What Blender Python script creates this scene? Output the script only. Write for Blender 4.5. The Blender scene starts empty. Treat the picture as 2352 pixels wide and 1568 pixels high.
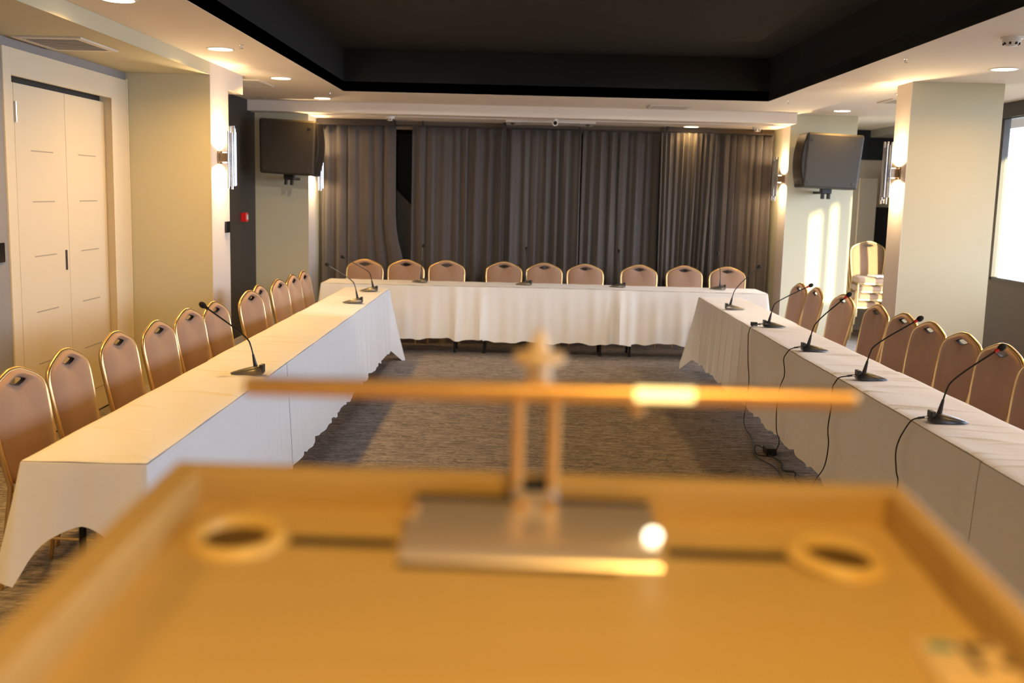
import bpy, bmesh, math, random
from mathutils import Vector, Matrix
random.seed(7)
S = bpy.context.scene
COL = S.collection
PI = math.pi
R = math.radians

# ------------------------------------------------------------------ materials
def lin(c):
    return tuple((v/12.92 if v <= .04045 else ((v+.055)/1.055)**2.4) for v in c)

def mat(name, rgb, rough=.6, metal=0., spec=.5, noise=0., nscale=8., bump=0., bscale=60., emit=None, estr=0., sheen=0., trans=0., stretch=(1, 1, 1), coat=0.):
    m = bpy.data.materials.new(name); m.use_nodes = True
    nt = m.node_tree; b = nt.nodes['Principled BSDF']
    b.inputs['Base Color'].default_value = (*rgb, 1)
    b.inputs['Roughness'].default_value = rough
    b.inputs['Metallic'].default_value = metal
    b.inputs['Specular IOR Level'].default_value = spec
    if coat: b.inputs['Coat Weight'].default_value = coat
    if sheen:
        b.inputs['Sheen Weight'].default_value = sheen
        b.inputs['Sheen Roughness'].default_value = .5
    if emit:
        b.inputs['Emission Color'].default_value = (*emit, 1)
        b.inputs['Emission Strength'].default_value = estr
    tc = nt.nodes.new('ShaderNodeTexCoord')
    mp = nt.nodes.new('ShaderNodeMapping'); mp.inputs['Scale'].default_value = stretch
    nt.links.new(tc.outputs['Object'], mp.inputs['Vector'])
    n = nt.nodes.new('ShaderNodeTexNoise'); n.inputs['Scale'].default_value = nscale; n.inputs['Detail'].default_value = 4
    nt.links.new(mp.outputs[0], n.inputs['Vector'])
    cr = nt.nodes.new('ShaderNodeMapRange')
    cr.inputs['To Min'].default_value = 1-noise; cr.inputs['To Max'].default_value = 1+noise
    nt.links.new(n.outputs['Fac'], cr.inputs['Value'])
    mx = nt.nodes.new('ShaderNodeMix'); mx.data_type = 'RGBA'; mx.blend_type = 'MULTIPLY'; mx.inputs['Factor'].default_value = 1
    mx.inputs[6].default_value = (*rgb, 1)
    nt.links.new(cr.outputs[0], mx.inputs[7]); nt.links.new(mx.outputs[2], b.inputs['Base Color'])
    if bump:
        n2 = nt.nodes.new('ShaderNodeTexNoise'); n2.inputs['Scale'].default_value = bscale; n2.inputs['Detail'].default_value = 3
        nt.links.new(mp.outputs[0], n2.inputs['Vector'])
        bp = nt.nodes.new('ShaderNodeBump'); bp.inputs['Strength'].default_value = bump; bp.inputs['Distance'].default_value = .01
        nt.links.new(n2.outputs['Fac'], bp.inputs['Height']); nt.links.new(bp.outputs[0], b.inputs['Normal'])
    return m

def glass_mat():
    m = bpy.data.materials.new('window_glass'); m.use_nodes = True
    nt = m.node_tree; nt.nodes.clear()
    o = nt.nodes.new('ShaderNodeOutputMaterial'); mx = nt.nodes.new('ShaderNodeMixShader')
    t = nt.nodes.new('ShaderNodeBsdfTransparent'); g = nt.nodes.new('ShaderNodeBsdfGlossy'); g.inputs['Roughness'].default_value = .02
    t.inputs['Color'].default_value = (.96, .98, .97, 1)
    lw = nt.nodes.new('ShaderNodeLayerWeight'); lw.inputs['Blend'].default_value = .5
    f = nt.nodes.new('ShaderNodeMath'); f.operation = 'POWER'; f.inputs[1].default_value = 7
    nt.links.new(lw.outputs['Facing'], f.inputs[0]); nt.links.new(f.outputs[0], mx.inputs[0]); nt.links.new(t.outputs[0], mx.inputs[1]); nt.links.new(g.outputs[0], mx.inputs[2])
    nt.links.new(mx.outputs[0], o.inputs[0]); return m

def carpet_mat():
    m = bpy.data.materials.new('carpet'); m.use_nodes = True
    nt = m.node_tree; b = nt.nodes['Principled BSDF']; b.inputs['Roughness'].default_value = .95
    b.inputs['Specular IOR Level'].default_value = .1
    tc = nt.nodes.new('ShaderNodeTexCoord')
    def noise(scale, sx, sy, det=4, dist=0.):
        mp = nt.nodes.new('ShaderNodeMapping'); mp.inputs['Scale'].default_value = (sx, sy, 1)
        n = nt.nodes.new('ShaderNodeTexNoise'); n.inputs['Scale'].default_value = scale; n.inputs['Detail'].default_value = det
        n.inputs['Distortion'].default_value = dist
        nt.links.new(tc.outputs['Object'], mp.inputs[0]); nt.links.new(mp.outputs[0], n.inputs['Vector']); return n
    a = noise(6, .9, 6.5, 5, .8); c = noise(15, .8, 1.2, 5, 2.5)
    ad = nt.nodes.new('ShaderNodeMath'); ad.operation = 'ADD'
    nt.links.new(a.outputs['Fac'], ad.inputs[0]); nt.links.new(c.outputs['Fac'], ad.inputs[1])
    r = nt.nodes.new('ShaderNodeValToRGB')
    r.color_ramp.elements[0].position = .40; r.color_ramp.elements[0].color = (.165, .148, .14, 1)
    r.color_ramp.elements[1].position = .62; r.color_ramp.elements[1].color = (.43, .37, .325, 1)
    h = nt.nodes.new('ShaderNodeMath'); h.operation = 'MULTIPLY'; h.inputs[1].default_value = .5
    nt.links.new(ad.outputs[0], h.inputs[0]); nt.links.new(h.outputs[0], r.inputs[0]); nt.links.new(r.outputs[0], b.inputs['Base Color'])
    bp = nt.nodes.new('ShaderNodeBump'); bp.inputs['Strength'].default_value = .5; bp.inputs['Distance'].default_value = .01
    n3 = noise(160, 1, 1, 2); nt.links.new(n3.outputs['Fac'], bp.inputs['Height']); nt.links.new(bp.outputs[0], b.inputs['Normal'])
    return m

M = {}
M['ceiling'] = mat('white_ceiling_paint', (.88, .80, .70), .8, noise=.02, nscale=2, bump=.03)
M['black'] = mat('black_ceiling_paint', (.0045, .0045, .0042), .85, noise=.1, nscale=2)
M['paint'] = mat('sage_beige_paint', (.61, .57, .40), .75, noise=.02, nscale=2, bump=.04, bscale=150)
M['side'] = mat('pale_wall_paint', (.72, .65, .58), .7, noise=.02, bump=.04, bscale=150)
M['greywall'] = mat('grey_wall_paint', (.30, .29, .28), .8, noise=.03)
M['darkpanel'] = mat('charcoal_panel', (.034, .030, .028), .55, noise=.1, nscale=3)
M['darkwood'] = mat('dark_brown_cladding', (.085, .062, .048), .5, noise=.15, nscale=6, stretch=(1, 1, 6))
M['navy'] = mat('navy_paint', (.022, .030, .045), .7, noise=.05)
M['door'] = mat('cream_lacquered_door', (.82, .72, .53), .4, noise=.015, bump=.02, bscale=90)
M['groove'] = mat('door_groove', (.45, .38, .28), .6)
M['shadowgap'] = mat('dark_gap', (.03, .025, .02), .8)
M['base'] = mat('white_skirting', (.75, .70, .64), .5)
M['carpet'] = carpet_mat()
M['cloth'] = mat('white_tablecloth_fabric', (.82, .80, .77), .85, noise=.02, nscale=4, bump=.10, bscale=35, sheen=.15)
M['cloth_top'] = M['cloth']
M['gold'] = mat('gold_metal', (.70, .49, .23), .32, metal=.95, noise=.06, nscale=12)
M['uphol'] = mat('tan_upholstery', (.39, .235, .15), .75, noise=.05, nscale=10, bump=.15, bscale=220, sheen=.3)
M['rim'] = mat('dark_brown_rim', (.035, .02, .012), .5)
M['bronze'] = mat('bronze_metal', (.30, .22, .15), .3, metal=.9)
M['blackmetal'] = mat('black_metal', (.012, .012, .012), .4, metal=.3)
M['micblack'] = mat('black_plastic', (.012, .012, .013), .32, noise=.05)
M['micgrey'] = mat('bronze_grey_plastic', (.16, .15, .125), .28, metal=.5, noise=.05)
M['foam'] = mat('black_foam', (.008, .008, .008), .95, bump=.5, bscale=300)
M['red'] = mat('red_ring', (.6, .02, .015), .4)
M['rubber'] = mat('black_cable_rubber', (.01, .01, .01), .5)
M['chrome'] = mat('chrome_metal', (.55, .55, .56), .10, metal=1.)
M['plate'] = mat('brushed_plate', (.72, .64, .55), .28, metal=.6)
M['chrome_soft'] = mat('satin_chrome', (.72, .70, .68), .22, metal=1.)
M['curtain'] = mat('grey_brown_curtain', (.078, .064, .058), .7, noise=.06, nscale=5, bump=.1, bscale=250, sheen=.35)
M['track'] = mat('dark_track', (.03, .022, .018), .6)
M['brownboard'] = mat('brown_fascia', (.24, .17, .11), .7)
M['spk'] = mat('speaker_textured_black', (.032, .026, .020), .6, noise=.1, nscale=30, bump=.1, bscale=200)
M['spkgrey'] = mat('speaker_textured_grey', (.052, .046, .037), .6, noise=.06, nscale=20, bump=.1, bscale=200)
M['grille'] = mat('speaker_grille', (.035, .030, .026), .3, metal=.6)
M['white'] = mat('white_plastic', (.78, .75, .70), .4)
M['vent'] = mat('vent_enamel', (.72, .67, .58), .5)
M['alarmred'] = mat('red_alarm_plastic', (.70, .01, .015), .3)
M['blackgloss'] = mat('glossy_black_plate', (.01, .01, .01), .15)
M['lens'] = mat('downlight_diffuser', (1, .9, .75), .5, emit=(1, .80, .52), estr=14)
M['sconcelens'] = mat('sconce_lamp_lens', (1, .9, .75), .5, emit=(1, .80, .50), estr=20)
M['wood'] = mat('oak_veneer', (.64, .452, .165), .42, noise=.07, nscale=5, stretch=(1, 10, 10), bump=.03, bscale=40)
M['wooddark'] = mat('oak_edge_veneer', (.58, .40, .135), .5, noise=.08, nscale=5, stretch=(1, 8, 8))
M['grommet'] = mat('beige_grommet_plastic', (.82, .58, .17), .35)
M['holebrown'] = mat('grommet_inner', (.13, .075, .02), .6)
M['brass'] = mat('brushed_brass', (.86, .56, .22), .34, metal=.85, noise=.04)
M['barhighlight'] = mat('bar_highlight_glow', (1, .9, .5), .4, emit=(1, .80, .30), estr=2.3)  # emission paints the bright highlight on the brass bar
M['basehighlight'] = mat('highlight_dot', (1, .95, .8), .4, emit=(1, .90, .66), estr=5)  # emission paints the specular highlight on the lamp base
M['yellow'] = mat('yellow_sticker', (.80, .55, .05), .5)
M['cream'] = mat('cream_plastic', (.82, .64, .36), .4)
M['teal'] = mat('teal_plastic', (.12, .33, .32), .4)
M['glass'] = glass_mat()
M['frame'] = mat('dark_aluminium', (.06, .055, .05), .45, metal=.3)
M['bag'] = mat('pale_paper', (.80, .72, .66), .6)
M['outside'] = mat('sun_blocker_stone', (.35, .33, .30), .9)

# ------------------------------------------------------------------ mesh builder
class MB:
    def __init__(s): s.bm = bmesh.new()
    def box(s, x0, x1, y0, y1, z0, z1, rot=None, bev=0.):
        c = Vector(((x0+x1)/2, (y0+y1)/2, (z0+z1)/2)); sz = (abs(x1-x0), abs(y1-y0), abs(z1-z0))
        mtx = Matrix.Translation(c) @ (rot.to_4x4() if rot else Matrix()) @ Matrix.Diagonal((*sz, 1))
        r = bmesh.ops.create_cube(s.bm, size=1, matrix=mtx)
        if bev:
            es = set(e for v in r['verts'] for e in v.link_edges)
            bmesh.ops.bevel(s.bm, geom=list(es), offset=bev, segments=3, affect='EDGES', profile=.6)
        return s
    def loops(s, rings, closed=True, cap0=True, cap1=True, flip=False):
        vs = [[s.bm.verts.new(p) for p in r] for r in rings]
        n = len(rings[0])
        for a, b in zip(vs[:-1], vs[1:]):
            for i in range(n if closed else n-1):
                j = (i+1) % n
                f = (a[i], a[j], b[j], b[i])
                try: s.bm.faces.new(f if not flip else f[::-1])
                except ValueError: pass
        if cap0 and closed: s.bm.faces.new(vs[0][::-1])
        if cap1 and closed: s.bm.faces.new(vs[-1])
        return vs
    def tube(s, pts, r, seg=10, caps=True):
        pts = [Vector(p) for p in pts]
        rs = r if isinstance(r, (list, tuple)) else [r]*len(pts)
        up = None; rings = []
        for i, p in enumerate(pts):
            if i == 0: t = pts[1]-p
            elif i == len(pts)-1: t = p-pts[i-1]
            else: t = (pts[i+1]-p).normalized()+(p-pts[i-1]).normalized()
            t.normalize()
            if up is None:
                up = Vector((0, 0, 1)) if abs(t.z) < .9 else Vector((1, 0, 0))
            u = (up - t*up.dot(t)).normalized(); v = t.cross(u); up = u
            rings.append([p + (u*math.cos(a)+v*math.sin(a))*rs[i] for a in [2*PI*k/seg for k in range(seg)]])
        s.loops(rings, cap0=caps, cap1=caps); return s
    def lathe(s, prof, seg=24, c=(0, 0, 0), caps=True):
        rings = [[(c[0]+r*math.cos(2*PI*k/seg), c[1]+r*math.sin(2*PI*k/seg), c[2]+z) for k in range(seg)] for r, z in prof]
        s.loops(rings, cap0=caps, cap1=caps); return s
    def prism(s, poly, axis, a, b):
        def P(u, v, w): return (w, u, v) if axis == 'x' else ((u, w, v) if axis == 'y' else (u, v, w))
        s.loops([[P(u, v, a) for u, v in poly], [P(u, v, b) for u, v in poly]]); return s
    def build(s, name, m, parent=None, smooth=False, bevel=0., loc=None, rotz=0., sub=0):
        bmesh.ops.recalc_face_normals(s.bm, faces=s.bm.faces)
        me = bpy.data.meshes.new(name); s.bm.to_mesh(me); s.bm.free()
        me.materials.append(m)
        if smooth:
            for p in me.polygons: p.use_smooth = True
            try: me.set_sharp_from_angle(angle=R(40))
            except Exception: pass
        o = bpy.data.objects.new(name, me); COL.objects.link(o)
        if parent: o.parent = parent
        if loc: o.location = loc
        if rotz: o.rotation_euler = (0, 0, rotz)
        if bevel:
            b = o.modifiers.new('bevel', 'BEVEL'); b.width = bevel; b.segments = 2; b.limit_method = 'ANGLE'
        if sub:
            b = o.modifiers.new('sub', 'SUBSURF'); b.levels = sub; b.render_levels = sub
        return o

def thing(name, label, cat, loc=(0, 0, 0), rotz=0., group=None):
    o = bpy.data.objects.new(name, None); COL.objects.link(o); o.empty_display_size = .1
    o.location = loc; o.rotation_euler = (0, 0, rotz); o['label'] = label; o['category'] = cat
    if group: o['group'] = group
    return o
def tag(o, label, cat, group=None, kind=None):
    o['label'] = label; o['category'] = cat
    if group: o['group'] = group
    if kind: o['kind'] = kind
    return o
def struct(o): o['kind'] = 'structure'; return o
def copy_tree(o, parent=None):
    c = o.copy(); COL.objects.link(c)
    if parent: c.parent = parent
    for ch in list(o.children): copy_tree(ch, c)
    return c
def place(proto, first, loc, rotz, label, group):
    o = proto if first else copy_tree(proto)
    o.location = loc; o.rotation_euler = (0, 0, rotz); o['label'] = label; o['group'] = group
    return o
def sbox(name, m, *a, parent=None, bevel=0.):
    o = MB().box(*a).build(name, m, parent, bevel=bevel)
    return o if parent else struct(o)

def smooth_path(pts, n=8):
    pts = [Vector(p) for p in pts]; out = []
    P = [2*pts[0]-pts[1]] + pts + [2*pts[-1]-pts[-2]]
    for i in range(1, len(P)-2):
        p0, p1, p2, p3 = P[i-1:i+3]
        for k in range(n):
            t = k/n
            out.append(.5*((2*p1)+(p2-p0)*t+(2*p0-5*p1+4*p2-p3)*t*t+(3*p1-p0-3*p2+p3)*t**3))
    out.append(pts[-1]); return out

# ------------------------------------------------------------------ dimensions
ZC = 2.70                       # ceiling
XL = -3.14                      # left wall
XW = 4.65                       # window wall
YB = -2.6                       # wall behind the camera
# ------------------------------------------------------------------ room shell
sbox('floor', M['carpet'], -3.6, 6.6, YB-.2, 14.8, -.12, 0)
# white ceiling around the dark recess
RX0, RX1, RY0, RY1 = -1.79, 2.45, 1.2, 10.63
b = MB()
b.box(-3.6, RX0, YB-.2, 14.8, ZC, ZC+.1); b.box(RX1, 5.6, YB-.2, 14.8, ZC, ZC+.1)
b.box(RX0, RX1, YB-.2, RY0, ZC, ZC+.1); b.box(RX0, RX1, RY1, 14.8, ZC, ZC+.1)
struct(b.build('ceiling', M['ceiling']))
b = MB()
t = .03
b.box(RX0-t, RX0, RY0-t, RY1+t, ZC+.002, 3.12); b.box(RX1, RX1+t, RY0-t, RY1+t, ZC+.002, 3.12)
b.box(RX0, RX1, RY0-t, RY0, ZC+.002, 3.12); b.box(RX0, RX1, RY1, RY1+t, ZC+.002, 3.12)
b.box(RX0-t, RX1+t, RY0-t, RY1+t, 3.12, 3.2)
struct(b.build('ceiling_recess', M['black']))
# left wall around the doorway
b = MB()
b.box(XL-.3, XL, YB-.2, 6.42, 0, ZC); b.box(XL-.3, XL, 8.36, 8.9, 0, ZC); b.box(XL-.3, XL, 6.42, 8.36, 2.53, ZC)
struct(b.build('wall_left', M['greywall']))
# first left pillar: beige front, pale side
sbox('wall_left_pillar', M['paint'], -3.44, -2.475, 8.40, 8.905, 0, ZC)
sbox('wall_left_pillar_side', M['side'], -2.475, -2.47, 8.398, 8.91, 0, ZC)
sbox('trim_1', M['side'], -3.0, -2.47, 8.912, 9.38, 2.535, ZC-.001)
# bulkhead above the doorway
sbox('ceiling_bulkhead', M['paint'], XL+.001, -2.47, YB, 8.397, 2.60, ZC-.001)
# charcoal wall
sbox('wall_left_charcoal', M['darkpanel'], -3.3, -3.08, 8.915, 12.2, 0, ZC-.001)
sbox('baseboard_left', M['base'], -3.08, -3.065, 8.95, 12.18, 0, .085)
sbox('baseboard_left_pillar', M['base'], -3.12, -2.472, 8.385, 8.398, 0, .09)
# second left pillar
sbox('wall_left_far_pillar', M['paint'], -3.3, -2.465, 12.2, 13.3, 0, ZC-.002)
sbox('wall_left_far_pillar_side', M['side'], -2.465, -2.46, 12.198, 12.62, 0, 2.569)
# beam over the stage opening
sbox('ceiling_beam', M['ceiling'], -3.08, 3.07, 11.88, 12.196, 2.58, ZC-.001)
sbox('ceiling_stage', M['ceiling'], -2.46, 3.07, 12.198, 13.3, 2.572, ZC-.003)
sbox('trim_2', M['brownboard'], -2.455, 3.065, 12.90, 12.94, 2.47, 2.571)
sbox('wall_back', M['black'], -2.46, 3.07, 13.28, 13.4, 0, ZC-.003)
# right pillars
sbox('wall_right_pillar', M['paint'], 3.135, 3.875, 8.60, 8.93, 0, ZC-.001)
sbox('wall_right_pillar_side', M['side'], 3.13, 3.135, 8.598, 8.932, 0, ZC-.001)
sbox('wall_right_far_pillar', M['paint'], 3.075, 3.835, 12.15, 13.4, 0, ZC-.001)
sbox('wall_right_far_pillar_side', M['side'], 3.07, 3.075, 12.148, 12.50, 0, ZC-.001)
sbox('baseboard_right', M['base'], 3.12, 3.88, 8.588, 8.598, 0, .085)
# alcove behind the right pillars
b = MB(); b.box(3.8, 5.5, 14.4, 14.6, 0, ZC); b.box(3.7, 3.83, 13.4, 14.4, 0, ZC)
struct(b.build('wall_alcove', M['side']))
sbox('trim_3', M['navy'], 3.84, 5.4, 14.375, 14.398, 2.30, ZC-.002)
sbox('trim_4', M['navy'], 4.83, 5.4, 14.37, 14.398, 0.0, 1.67)
# window wall: openings are (y0, y1)
OPEN = [(-2.3, -.6), (-.45, 1.2), (1.48, 1.91), (3.81, 5.19), (5.34, 6.32), (6.75, 8.0), (8.15, 10.27), (10.42, 11.6), (11.75, 12.9)]  # first two openings are unseen, added for daylight near the camera
SILL, HEAD = 1.04, 2.58
b = MB()
b.box(XW, XW+.06, YB, 10.42, 0, SILL-.03)
b.box(XW, XW+.06, 10.42, 13.1, 0, .30)
ys = [YB] + [v for o in OPEN for v in o] + [13.1]
for i in range(0, len(ys), 2):
    b.box(XW, XW+.06, ys[i], ys[i+1], SILL-.03 if ys[i] < 10.3 else .30, HEAD)
b.box(XW, XW+.06, YB, 13.1, HEAD, ZC)
b.box(XW+.06, 5.5, 13.04, 13.1, 0, ZC)
b.box(5.44, 5.5, 13.1, 14.5, 0, ZC)
struct(b.build('wall_right', M['darkwood']))
for i, (a, c) in enumerate(OPEN):
    w = MB()
    f = .035; SILL = 1.04 if a < 10.3 else .33
    w.box(XW-.012, XW+.05, a, a+f, SILL-.03, HEAD); w.box(XW-.012, XW+.05, c-f, c, SILL-.03, HEAD)
    w.box(XW-.012, XW+.05, a, c, SILL-.03, SILL); w.box(XW-.012, XW+.05, a, c, HEAD-.03, HEAD+.03)
    wo = struct(w.build('window_%d' % (i+1), M['frame']))
    MB().box(XW+.02, XW+.026, a+f, c-f, SILL, HEAD-.03).build('pane', M['glass'], wo)
sbox('trim_5', M['frame'], XW-.05, XW-.002, 8.95, 13.0, 2.56, ZC-.002)
sbox('added_sun_fin', M['outside'], XW+.07, 5.30, -2.75, -2.60, -.1, 3.2)  # unseen fin, added to keep direct sun out of the rear openings
sbox('added_sun_canopy', M['outside'], XW+.07, 5.58, -2.55, 16, 2.60, 2.70)  # unseen overhang, added to cut off the tops of the sun patches
# wall behind the camera
sbox('wall_front', M['paint'], -3.6, 5.0, YB-.2, YB, 0, ZC)

# ------------------------------------------------------------------ folding door
df = MB()
df.box(XL-.02, XL+.012, 6.40, 6.50, 0, 2.54); df.box(XL-.09, XL+.012, 8.10, 8.395, 0, 2.54); df.box(XL-.02, XL+.012, 6.50, 8.10, 2.375, 2.54)
df.box(XL+.012, XL+.02, 8.06, 8.11, 0, 2.375); df.box(XL+.002, XL+.02, 8.375, 8.397, 0, 2.55)
struct(df.build('door_frame', M['door'], bevel=.004))
sbox('trim_6', M['shadowgap'], XL-.12, XL-.095, 6.45, 8.12, 0, 2.45)
def door_leaf(idx, y0, y1, ang):
    x = XL-.075
    o = struct(MB().box(x-.018, x+.018, y0+.003, y1-.003, .012, 2.345).build('door_%d' % idx, M['door'], bevel=.003))
    w = y1-y0
    for z in (1.93, 1.60, 1.24, .87, .52):
        m = MB(); m.box(x+.0165, x+.0192, y0+w*.28, y1-w*.28, z-.004, z+.004)
        m.build('panel_groove', M['groove'], o)
    m = MB(); m.box(x+.0165, x+.0192, y0+.01, y1-.01, .18, .186); m.build('kick_groove', M['groove'], o)
    return o
d1 = door_leaf(1, 5.95, 6.66, 0)
d2 = door_leaf(2, 6.66, 7.40, 0)
d3 = door_leaf(3, 7.40, 8.11, 0)
MB().box(XL-.058, XL-.050, 7.33, 7.352, 1.12, 1.26, bev=.003).build('recessed_handle', M['frame'], d2)
for z in (2.10, .35):
    MB().tube([(XL-.052, 6.665, z), (XL-.052, 6.665, z+.13)], .011, 8).build('hinge', M['chrome_soft'], d2, smooth=True)
tag(MB().box(XL, XL+.012, 6.23, 6.33, 1.24, 1.36, bev=.004).build('light_switch', M['blackgloss']), 'black switch plate on the grey wall left of the folding door', 'switch')
tag(MB().box(-2.47, -2.455, 8.75, 8.87, 1.345, 1.44, bev=.004).build('light_switch', M['blackgloss']), 'black switch plate under the tube sconce on the left pillar', 'switch')

# ------------------------------------------------------------------ downlights
dl = thing('ceiling_light', '', 'ceiling light', (0, 0, ZC))
MB().lathe([(.086, -.006), (.100, -.004), (.102, 0), (.084, 0)], 32, caps=False).build('rim', M['white'], dl, smooth=True)
MB().lathe([(.0, -.0045), (.084, -.0055), (.085, -.001), (.0, -.001)], 32, caps=False).build('diffuser', M['lens'], dl, smooth=True)
WARM = (1., .56, .13)
def lamp(loc, energy, size=150, col=WARM, blend=.9, rad=.07, rot=(0, 0, 0)):
    l = bpy.data.lights.new('lamp', 'SPOT'); l.energy = energy; l.color = col; l.spot_size = R(size); l.spot_blend = blend; l.shadow_soft_size = rad
    o = bpy.data.objects.new('lamp', l); COL.objects.link(o); o.location = loc; o.rotation_euler = rot; return o
DL = []
names = {5.707: 'cut by the photo top edge', 7.61: 'nearest of three toward the left speaker', 9.50: 'middle of three toward the left speaker', 11.46: 'above the left speaker, farthest of its line'}
for y in (-.05, 1.87, 3.79, 5.707, 7.61, 9.50, 11.46):
    DL.append((-2.16, y, ZC, 'round lit downlight over the left table, ' + names.get(y, 'behind the top edge of the photo')))
namr = {7.68: 'beside the smoke detector at top right', 11.46: 'between the two right pillars in the white ceiling', 9.57: 'hidden behind the near right pillar'}
for y in (-.1, 1.9, 3.84, 5.76, 7.68, 9.57, 11.46):
    DL.append((3.44, y, ZC, 'round lit downlight over the right side, ' + namr.get(y, 'beyond the top right edge')))
DL.append((2.01, 12.62, 2.571, 'small lit downlight under the beam before the right curtain'))
DL.append((.35, -.3, ZC, 'round lit downlight above the lectern'))
LE = 22.5
for i, (x, y, z, lb) in enumerate(DL):
    place(dl, i == 0, (x, y, z), 0, lb, 'recessed round downlights')
    l = bpy.data.lights.new('downlight', 'AREA'); l.shape = 'DISK'; l.size = .16; l.color = WARM; l.spread = R(152)
    l.energy = (LE if x < 0 else .68*LE)*(.5 if y > 11 else 1) if abs(x) > 2.1 else (2 if y > 10 else 22)
    lo = bpy.data.objects.new('downlight', l); COL.objects.link(lo); lo.location = (x, y, z-.012)

for i, x in enumerate((-1.1, 1.7)):  # unseen spots, added to account for the head table's brightness
    t = thing('added_spotlight', 'added unseen black spotlight in the dark recess aimed at the head table, %s one' % ('left', 'right')[i], 'spotlight', (x, 6.3, 3.12), group='added recess spotlights')
    MB().tube([(0, 0, 0), (0, 0, -.06)], .01, 10).build('mount', M['blackmetal'], t, smooth=True)
    MB().tube([(0, -.05, -.045), (0, .07, -.11)], .035, 18).build('housing', M['blackmetal'], t, smooth=True)
    dv = Vector((.1*(1 if x < 0 else -1), 4.9, -2.55))
    sp = lamp((x, 6.42, 2.98), 210, size=58, col=(1, .88, .74), blend=.5, rad=.05); sp.rotation_euler = dv.to_track_quat('-Z', 'Y').to_euler()
# ------------------------------------------------------------------ wall sconces 
def make_sconce():
    t = thing('wall_sconce', '', 'wall lamp')
    MB().box(0, .012, -.05, .05, -.05, .05, bev=.003).build('wall_plate', M['bronze'], t)
    MB().box(.012, .082, -.040, .040, -.036, .036, bev=.004).build('lamp_holder', M['bronze'], t)
    for z0 in (.039, -.042): MB().lathe([(.022, z0), (.022, z0+.003)], 16, c=(.05, 0, 0)).build('lens', M['sconcelens'], t)
    rr = random.Random(3)
    pos = [(.090, -.055), (.088, .052), (.100, -.034), (.098, .030), (.106, -.010), (.108, .012), (.118, -.044), (.120, .038), (.128, -.016), (.130, .016)]
    tips = [(.25, .21), (.20, .25), (.235, .25), (.255, .225), (.19, .20), (.215, .255), (.255, .20), (.20, .235), (.23, .255), (.225, .205)]
    for (x, y), (a, b2) in zip(pos, tips):
        tb = MB().tube([(x, y, -a), (x, y, b2)], .0095, 12).build('tube', M['chrome'], t, smooth=True)
    return t
sc = make_sconce()
SC = [(-2.47, 8.62, 1.965, 0, 'chrome tube wall sconce on the near left pillar above a switch'),
      (-2.46, 12.38, 1.965, 0, 'chrome tube wall sconce on the far left pillar, half behind the speaker'),
      (3.13, 8.76, 1.975, PI, 'chrome tube wall sconce on the near right pillar'),
      (3.07, 12.32, 1.975, PI, 'chrome tube wall sconce at the right end of the curtains')]
for i, (x, y, z, rz, lb) in enumerate(SC):
    place(sc, i == 0, (x, y, z), rz, lb, 'chrome tube wall sconces')
    s = 1 if rz == 0 else -1
    lamp((x+s*.058, y, z+.050), 62, size=165, rad=.03, rot=(PI, 0, 0), col=(1, .70, .38), blend=.35)
    lamp((x+s*.058, y, z-.050), 62, size=165, rad=.03, rot=(0, 0, 0), col=(1, .70, .38), blend=.35)

# ------------------------------------------------------------------ ceiling fittings
def vent(loc, sx, sy, label, n=9, z=ZC):
    t = thing('air_vent', label, 'air vent', (loc[0], loc[1], z), group='ceiling air vents')
    m = MB(); w = .045
    for a in ((-sx, sx, -sy, -sy+w), (-sx, sx, sy-w, sy), (-sx, -sx+w, -sy+w, sy-w), (sx-w, sx, -sy+w, sy-w)):
        m.box(*a, -.012, 0)
    m.build('frame', M['vent'], t, bevel=.002)
    MB().box(-sx+w, sx-w, -sy+w, sy-w, -.002, -.0005).build('duct', M['shadowgap'], t)
    rot = Matrix.Rotation(R(35), 3, 'X')
    k = n
    for i in range(k):
        y = -sy+w + (2*sy-2*w)*(i+.5)/k
        MB().box(-sx+w, sx-w, y-.010, y+.010, -.009, -.0065, rot=rot).build('slat', M['vent'], t)
vent((-2.88, 6.74), .21, .30, 'slatted white air vent in the low ceiling above the folding door', 12, 2.60)
vent((-2.66, 9.98), .26, .30, 'white air vent behind the near left pillar, beside a downlight', 9)
vent((1.58, 11.50), .22, .20, 'white air vent in the ceiling strip right of centre, before the beam', 7)
vent((3.70, 10.20), .24, .22, 'white air vent partly hidden behind the near right pillar', 7)
def smoke(loc, label):
    t = thing('smoke_detector', label, 'smoke detector', loc, group='round ceiling smoke detectors')
    MB().lathe([(.062, 0), (.062, -.012), (.050, -.014)], 28).build('base', M['white'], t, smooth=True)
    MB().lathe([(.050, -.014), (.052, -.026), (.030, -.050), (.014, -.054)], 28).build('dome', M['white'], t, smooth=True)
    for k in range(8):
        a = 2*PI*k/8+.2
        x, y = math.cos(a), math.sin(a)
        MB().box(-.004, .004, -.006, .006, -.007, .007).build('sensor_slot', M['shadowgap'], t, loc=(x*.043, y*.043, -.038), rotz=a)
smoke((2.83, 6.25, ZC), 'white smoke detector near the top right corner of the photo')
smoke((-1.51, 12.12, 2.572), 'small white smoke detector under the beam over the left curtain gap')
smoke((2.76, 12.45, 2.572), 'small white smoke detector under the beam beside the right sconce')
def sprinkler(loc, label):
    t = thing('sprinkler', label, 'sprinkler', loc, group='small ceiling sprinklers')
    MB().lathe([(.016, .002), (.016, -.003), (.005, -.004), (.004, -.022)], 14).build('stem', M['chrome_soft'], t, smooth=True)
    MB().lathe([(.003, -.022), (.013, -.024), (.013, -.026), (.002, -.027)], 14).build('deflector', M['frame'], t)
sprinkler((-1.95, 7.38, ZC), 'tiny sprinkler between the first left downlight and the dark recess')
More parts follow.
